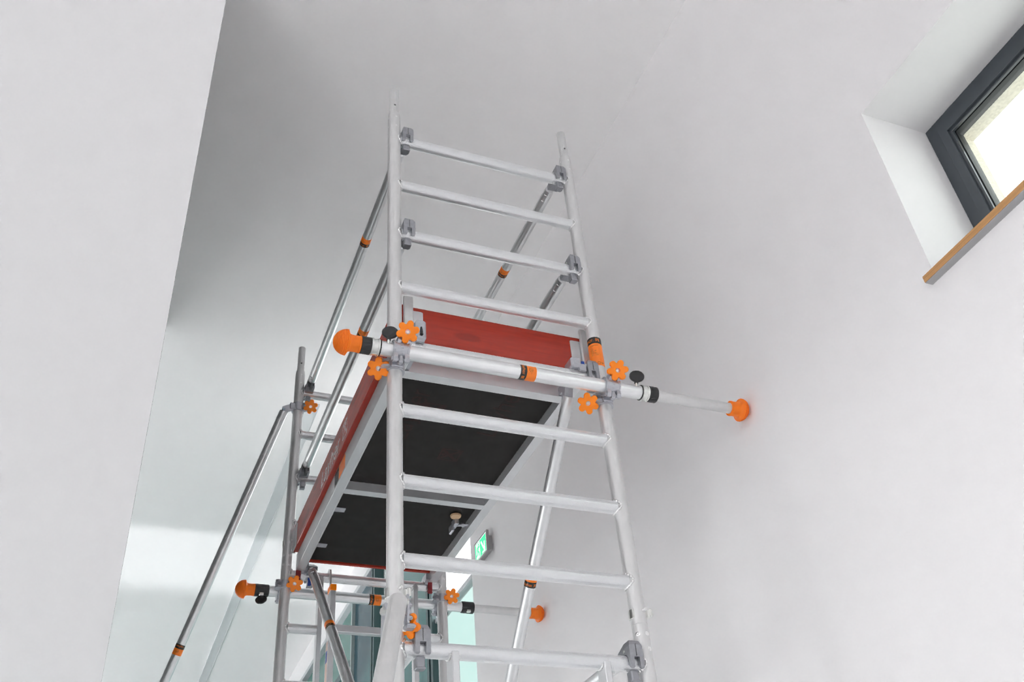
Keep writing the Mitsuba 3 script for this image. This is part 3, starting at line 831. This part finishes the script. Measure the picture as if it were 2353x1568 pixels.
def spacer(label, y, z, ext0, s, lab, tz):
    t = thing('wall_spacer', label, 'spacer tube')
    part(t, 'outer_tube', tube([-0.064, y, z], [0.854, y, z], RS, 40), ALU, 40)
    part(t, 'inner_tube', tube([0.80, y, z - 0.001], [1.215, y, z - 0.001], 0.0195, 32), ALUM, 40, 'thinner inner tube')
    for x0, d in ((-0.064, -1), (0.854, 1)):
        D = V(d, 0, 0)
        P = V(x0, y, z)
        if s > 0:
            c = part(t, 'collar', ring(P + D * 0.001, D, 0.0185, 0.0278, 0.060, 40), BLACK, 30, 'black plastic sleeve')
            part(c, 'catch', box(x0 + d * 0.022, x0 + d * 0.042, y - 0.024, y - 0.010, z - 0.031, z - 0.018, 0.002), ZINC, False, 'bright catch')
        else:
          c = part(t, 'collar', cat(ring(P + D * 0.002, D, 0.019, 0.0262, 0.028, 40), ring(P + D * 0.003, D, 0.0255, 0.0285, 0.006, 40), ring(P + D * 0.022, D, 0.0255, 0.0285, 0.006, 40)), ZINC, 30, 'bright ribbed collar')
          part(c, 'gasket', ring(P - D * 0.001, D, 0.019, 0.0272, 0.003, 40), BLACK, 30)
          part(c, 'sleeve', ring(P + D * 0.030, D, 0.0185, 0.0278, 0.031, 40), BLACK, 30, 'black plastic sleeve')
        # thumb screw: a threaded stem with a flat oval paddle
        b0 = P + (D * -0.022 + V(0, -RS * 0.85, 0.012) if s < 0 else V(-0.031 if d < 0 else -0.099, -0.004, -RS * 0.8))
        n = unit([0.10, -0.25, 0.95]) if s < 0 else unit([0.0, -0.25, -0.95])
        k = part(t, 'thumb_screw', tube(b0 - n * 0.010, b0 + n * 0.030, 0.0042, 14), ZINC)
        f_ = unit(V(-0.35, -0.80, -0.35 if s < 0 else 0.2))
        f_ = unit(f_ - np.dot(f_, n) * n)
        oval = affinity.scale(Point(0, 0).buffer(1, 40), 0.0262, 0.0215).union(sbox(-0.007, -0.028, 0.007, 0))
        part(k, 'paddle', prism(oval.buffer(-0.0005), 0.010, b0 + n * (0.034 if s < 0 else 0.030) - f_ * 0.005, np.cross(n, f_), n, 0.002), BLACK, 40, 'black oval paddle')
    dome(t, V(-0.125, y, z), [-1, 0, 0], False)
    dome(t, V(1.214, y, z - 0.001), [1, 0, 0], True)
    label_band(t, [lab, y, z], [1, 0, 0], RS, [0, -0.9, -0.35] if s < 0 else [0, -0.8, -0.6], False, length=0.056, dark=0.022)
    return t


spacer('silver spacer tube with orange rubber feet across the near end of the deck', -0.055, ZT, 0, -1, 0.404, 0)
spacer('silver spacer tube with orange rubber feet across the far end of the deck', FL + 0.055, ZT + 0.006, 0, 1, 0.398, 0)


# ------------------------------------------------------------------ outriggers
def outrigger(label, p0, p1, c, lab, top, r=0.0212, n_=(-0.25, -0.8, -0.5), front=-1):
    t = thing('outrigger', label, 'outrigger')
    p0, p1 = V(*p0), V(*p1)
    d = unit(p1 - p0)
    L = np.linalg.norm(p1 - p0)
    part(t, 'tube', lathe([(0, r - 0.001), (0.001, r), (L, r)], p0, d, 36), ALU if front < 0 else ALUM, 40)
    foot = p1
    part(t, 'foot', lathe([(0, 0.03), (0.02, 0.05), (0.035, 0.05), (0.05, 0.03)], V(foot[0], foot[1], ZF), [0, 0, 1], 24), RUBBER)
    if lab is not None:
        label_band(t, p0 + d * lab, d, r, V(-0.4, -0.9, 0), False)
    return t, d


oA, dA = outrigger('slanting silver outrigger tube going down left from the far left upright', (-0.072, 1.745, -0.135), (-1.384, 4.027, ZF + 0.03), None, 1.19, None)
cA = thing('coupler', 'grey half coupler with orange star knob near the top of the far left standard', 'coupler')
part(cA, 'standard_ring', ring(V(0, FL, -0.118), [0, 0, 1], RS, RS + 0.0075, 0.046, 40), CAST, 30)
part(cA, 'clamp_lug', cat(lug(V(0.030, FL - 0.020, -0.095), [0.75, -0.6, 0], 0.040, [0, 0, 1], 0.012)), CAST, False)
part(cA, 'swivel_arm', cat(prism(Polygon([(0.0, -0.014), (0.055, -0.016), (0.066, 0.0), (0.055, 0.016), (0.0, 0.014)]).buffer(0.003), 0.008, V(-0.024, FL - 0.030, -0.103), unit([-0.86, 0, -0.5]), unit([0.5, 0, -0.86]) * -1),
                           box(-0.046, -0.020, FL - 0.036, FL - 0.004, -0.122, -0.086, 0.004)), CAST, False)
part(cA, 'pivot_bolt', lathe([(0, 0.0085), (0.006, 0.0085), (0.007, 0.007)], V(-0.076, FL - 0.030, -0.133), [0, -1, 0], 6), mat('bolt_blue_grey', (0.36, 0.45, 0.52), 0.4, 0.6), False, 'blue grey bolt head')
star_knob(cA, V(0.058, FL - 0.036, -0.098), (-0.22, -0.85, -0.45), spin=0.3)

oB, dB = outrigger('thick silver outrigger tube in front of the near left upright', (-0.019, -0.095, -1.910), (-0.766, -1.393, ZF + 0.03), None, None, None, r=0.0241, front=1)
cB = thing('coupler', 'grey swivel coupler with a sideways orange star knob beside the near left standard', 'coupler')
part(cB, 'standard_ring', ring(V(0, 0, -1.958), [0, 0, 1], RS, RS + 0.0075, 0.044, 40), CAST, 30)
part(cB, 'swivel_plate', prism(Polygon([(-0.012, -0.030), (0.010, -0.034), (0.018, 0.0), (0.012, 0.036), (-0.006, 0.040), (-0.014, 0.02)]).buffer(0.003), 0.005, V(0.010, -0.066, -1.925), V(0, 1, 0.15), V(0, -0.15, 1)), CAST, False)
part(cB, 'swivel_plate', prism(Polygon([(-0.014, -0.060), (0.014, -0.060), (0.020, 0.0), (0.012, 0.030), (-0.012, 0.030), (-0.020, 0.0)]).buffer(0.003), 0.006, V(-0.050, -0.066, -1.945), V(0, 1, 0.15), V(0, -0.15, 1)), CAST, False)
part(cB, 'hexagon_nut', lathe([(0, 0.009), (0.008, 0.009)], V(0.006, -0.082, -1.908), [1, -0.3, 0], 6), ZINC, False)
part(cB, 'hexagon_nut', lathe([(0, 0.010), (0.010, 0.010)], V(-0.050, -0.080, -1.938), [-1, -0.3, 0], 6), ZINC, False)
part(cB, 'bolt_eye', trimesh.creation.icosphere(2, 0.0105).apply_translation([0.018, -0.058, -1.924]), CAST, 30)
part(cB, 'jaw', box(0.006, 0.029, -0.070, -0.046, -1.913, -1.902, 0.004), CAST, False)
part(cB, 'jaw', box(0.002, 0.029, -0.070, -0.042, -1.948, -1.936, 0.004), CAST, False)
part(cB, 'jaw', box(0.008, 0.038, -0.070, -0.038, -1.969, -1.956, 0.005), CAST, False)
part(cB, 'eye_bolt', tube([0.018, -0.058, -1.960], [0.018, -0.058, -1.905], 0.005, 14), ZINC)
star_knob(cB, V(0.020, -0.034, -1.952), (0.66, 0.48, 0.58), r=0.037, back=0.02, spin=0.5)


# ------------------------------------------------------------------ platform
dk = thing('platform', 'dark underside of the aluminium framed scaffold deck with a trapdoor', 'scaffold platform')
B0, B1, XA, XB = -0.990, -0.914, 0.037, 0.703


def cbeam(xo, xi, y0, y1):
    s = 1 if xi > xo else -1
    return cat(box(xo, xi, y0, y1, B0, B1 - 0.003, 0.0015), box(xi - s * 0.004, xi + s * 0.0008, y0, y1, B0 - 0.0012, B0 + 0.0018, 0.0004), box(xo, xo + s * 0.05, y0, y1, B1 - 0.004, B1))


part(dk, 'side_beam', cbeam(XA, XA + 0.038, 0.030, 1.735), ALUP, False)
part(dk, 'side_beam', cbeam(XB, XB - 0.038, 0.030, 1.735), ALUP, False)
xs0, xs1 = XA + 0.034, XB - 0.034
for y0, y1 in ((0.145, 0.182), (0.965, 1.000)):
    eb = fluted([xs0, 0, 0], [xs1, 0, 0], 0.02, [0, 1, 0], 10, 0.001)
    part(dk, 'cross_beam', cat(box(xs0, xs1, y0, y0 + 0.004, B0 + 0.001, B1 - 0.004), box(xs0, xs1, y0 - 0.003, y1, B0, B0 + 0.003), box(xs0, xs1, y1 - 0.003, y1, B0, B0 + 0.006)), ALUP, False)
part(dk, 'cross_beam', box(xs0, xs1, 1.690, 1.706, B0 + 0.052, B1 - 0.002), ALUP, False)
part(dk, 'panel', box(XA + 0.006, XB - 0.006, 0.150, 0.998, -0.950, -0.937), PHEN, False, 'dark brown deck board')
tr = part(dk, 'trapdoor', box(XA + 0.034, XB - 0.034, 1.003, 1.690, -0.950, -0.937), PHEN, False, 'dark trapdoor')
for yy in (1.205, 1.542):
    hp = part(tr, 'hinge', prism(sbox(-0.02, -0.014, 0.024, 0.014).buffer(0.004), 0.002, V(XA + 0.068, yy, -0.952), V(1, 0, 0), V(0, 1, 0)), CAST, False, 'small grey hinge plate')
part(tr, 'latch_disc', lathe([(0, 0.022), (0.004, 0.024), (0.008, 0.024), (0.010, 0.018)], V(0.598, 1.135, -0.962), [0, 0, 1], 28), mat('wood_disc', (0.62, 0.42, 0.25), 0.5), 30, 'pale wooden disc')
part(tr, 'latch', cat(box(0.600, 0.618, 1.150, 1.200, -0.985, -0.950, 0.003), box(0.594, 0.606, 1.178, 1.222, -1.005, -0.968, 0.004), tube([0.612, 1.190, -0.972], [0.668, 1.170, -0.972], 0.006, 12), lathe([(0, 0.010), (0.012, 0.010)], V(0.640, 1.180, -0.972), [1, -0.35, 0], 6)), CAST, False, 'grey latch')
# faint red print on the board
for txt, hh, ox, oy in (('Layher', 0.075, 0.22, 0.62), ('Layher', 0.075, 0.54, 0.52)):
    t = word(txt, hh, 0.0003, 0.12)
    part(dk, 'print', place(t, V(ox, oy, -0.9502), V(0, -1, 0), V(-1, 0, 0), V(0, 0, -1)), REDINK, False, 'faint red lettering')
for ox, oy in ((0.46, 0.72), (0.30, 0.44)):
    t = logo(0.085)
    part(dk, 'print', place(t, V(ox, oy, -0.9502), V(0, -1, 0), V(-1, 0, 0), V(0, 0, -1)), REDINK, False, 'faint red logo')
# claws over the end rungs
for x in (0.078, 0.660):
    for y, s in ((0.0, 1), (FL, -1)):
        arc = [(0.0235 * math.cos(q), 0.0235 * math.sin(q)) for q in np.linspace(math.radians(185), math.radians(15), 12)]
        g = Polygon([(0.033, 0.004), (0.030, 0.034), (0.0, 0.046), (-0.16 if s > 0 else -0.05, 0.046), (-0.16 if s > 0 else -0.05, 0.016), (-0.032, 0.012), (-0.030, -0.002)] + arc)
        if s > 0:
            g = affinity.scale(g, -1, 1, origin=(0, 0))
        part(dk, 'claw', prism(g, 0.026, V(x - 0.013, y, -1.0), V(0, 1, 0), V(0, 0, 1)), CAST, False, 'cast claw over the rung')
for x in (0.050, 0.672):
    part(dk, 'wind_lock', cat(box(x - 0.011, x + 0.011, FL - 0.032, FL - 0.024, -1.045, -0.985, 0.002), box(x - 0.011, x + 0.011, FL - 0.034, FL - 0.010, -1.032, -1.024, 0.002)), REDP, False, 'dark red strap')
# label on the outer face of the left beam
lb = part(dk, 'label', box(XA - 0.0006, XA, 0.815, 0.915, B0 + 0.010, B1 - 0.006), LORANGE, False, 'orange and black sticker')
part(lb, 'black_half', box(XA - 0.0007, XA, 0.915, 0.985, B0 + 0.010, B1 - 0.006), LBLACK, False)


# ------------------------------------------------------------------ toe boards
def toe(label, x0, x1, y0, y1, z0=-0.9015, z1=-0.7735):
    t = thing('toe_board', label, 'toe board')
    part(t, 'board', box(x0, x1, y0, y1, z0, z1, 0.0025), RED, False)
    return t


tb = toe('long red toe board on the left side of the deck with white lettering', 0.020, 0.0515, 0.055, 1.735)
tw = cat(word('Layher', 0.066, 0.0004, 0.28))
ln = tw.bounds[1][0]
tw.apply_scale([0.335 / ln, 1, 1])
part(tb, 'lettering', place(tw, V(0.0202, 1.180, -0.882), V(0, -1, 0), V(0, 0, 1), V(-1, 0, 0)), WHITEINK, False, 'white maker name')
lg = logo(0.075)
part(tb, 'logo', place(lg, V(0.0202, 0.800, -0.878), V(0, -1, 0), V(0, 0, 1), V(-1, 0, 0)), WHITEINK, False, 'white square mark with a crossed figure')
part(tb, 'end_bracket', cat(box(0.0165, 0.0195, 1.66, 1.742, -0.905, -0.79), box(0.0165, 0.030, 1.735, 1.740, -0.905, -0.79)), ALUP, False, 'grey end bracket')
part(tb, 'end_post', box(0.045, 0.078, 0.040, 0.054, -0.945, -0.745, 0.002), ALUM, False, 'flat grey upright')
te = toe('short red toe board across the near end of the deck between the standards', 0.079, 0.722, 0.062, 0.092, -0.922, -0.772)
plate = sbox(-0.016, -0.055, 0.026, 0.055).buffer(0.006)
for x, s in ((0.086, 1), (0.706, -1)):
    g = affinity.scale(plate, s, 1, origin=(0, 0)) if s < 0 else plate
    k = part(te, 'end_plate', prism(g, 0.003, V(x, 0.0618, -0.852), V(1, 0, 0), V(0, 0, 1)), ALUP, False, 'stamped grey end plate')
    if s < 0:
        w = word('Layher', 0.014, 0.0008, 0.2)
        part(k, 'stamped_lettering', place(w, V(x + 0.008, 0.0588, -0.806), V(0, 0, -1), V(1, 0, 0), V(0, -1, 0)), ZINC, False, 'stamped maker name')
part(te, 'end_post', box(0.710, 0.743, 0.040, 0.054, -0.945, -0.745, 0.002), ALUM, False, 'flat grey upright')
toe('red toe board seen as a thin line under the far trapdoor edge', 0.075, 0.700, 1.708, 1.722, -0.952, -0.80)


part(bL, 'catch', box(0.095, 0.110, FL - 0.030, FL - 0.018, -1.055, -1.020, 0.002), BLUE, False, 'blue catch')

# second hook by the right standard and the grey plate by the left one
ck = thing('rung_lock', 'grey clamp head on the near deck rung against the right standard', 'clamp')
hook(ck, 0.700, 0.0, -1.0, 1)
cl = thing('rung_lock', 'grey clamp plate with a black bolt behind the upper left star knob', 'clamp')
part(cl, 'body', box(0.062, 0.098, -0.036, 0.022, -0.982, -0.905, 0.006), CAST, False)
part(cl, 'bolt', tube([0.080, -0.040, -0.972], [0.080, -0.030, -0.930], 0.005, 12), BLACK)

# ------------------------------------------------------------------ ladder under the trapdoor
ld = thing('ladder', 'aluminium access ladder hanging from the far deck rung behind the diagonal brace', 'ladder')
for x in (0.180, 0.455):
    k = part(ld, 'stile', box(x - 0.012, x + 0.012, 1.585, 1.640, ZF + 0.3, -1.135, 0.002), ALUP, False)
    part(k, 'cap', box(x - 0.0135, x + 0.0135, 1.583, 1.642, -1.137, -1.108, 0.002), ORANGE, False, 'orange plastic cap')
st = box(0.1672, 0.1680, 1.598, 1.630, -1.75, -1.36)
part(ld, 'label', st, LWHITE, False, 'pale orange printed strip')
part(ld, 'label', box(0.1668, 0.1676, 1.600, 1.628, -1.45, -1.40), BLUE, False, 'blue printed patch')
for i in range(11):
    z = -1.30 - 0.28 * i
    if z > ZF + 0.35:
        part(ld, 'rung', box(0.190, 0.445, 1.598, 1.628, z - 0.016, z + 0.016, 0.002), ALUP, False)
arc = [V(0.196, FL - 0.034 * math.cos(q) + 0.0, -1.0 + 0.034 * math.sin(q)) for q in np.linspace(math.radians(-60), math.radians(150), 24)]
path = [V(0.196, 1.64, -1.13)] + arc
g = LineString([(1.628, -1.150), (1.680, -1.115), (1.725, -1.050), (1.730, -1.0), (1.738, -0.978), (1.763, -0.966), (1.788, -0.978), (1.796, -1.0)]).buffer(0.0085)
part(ld, 'hook', prism(g, 0.006, V(0.193, 0, 0), V(0, 1, 0), V(0, 0, 1)), ALUM, False, 'thin curved hook plate')
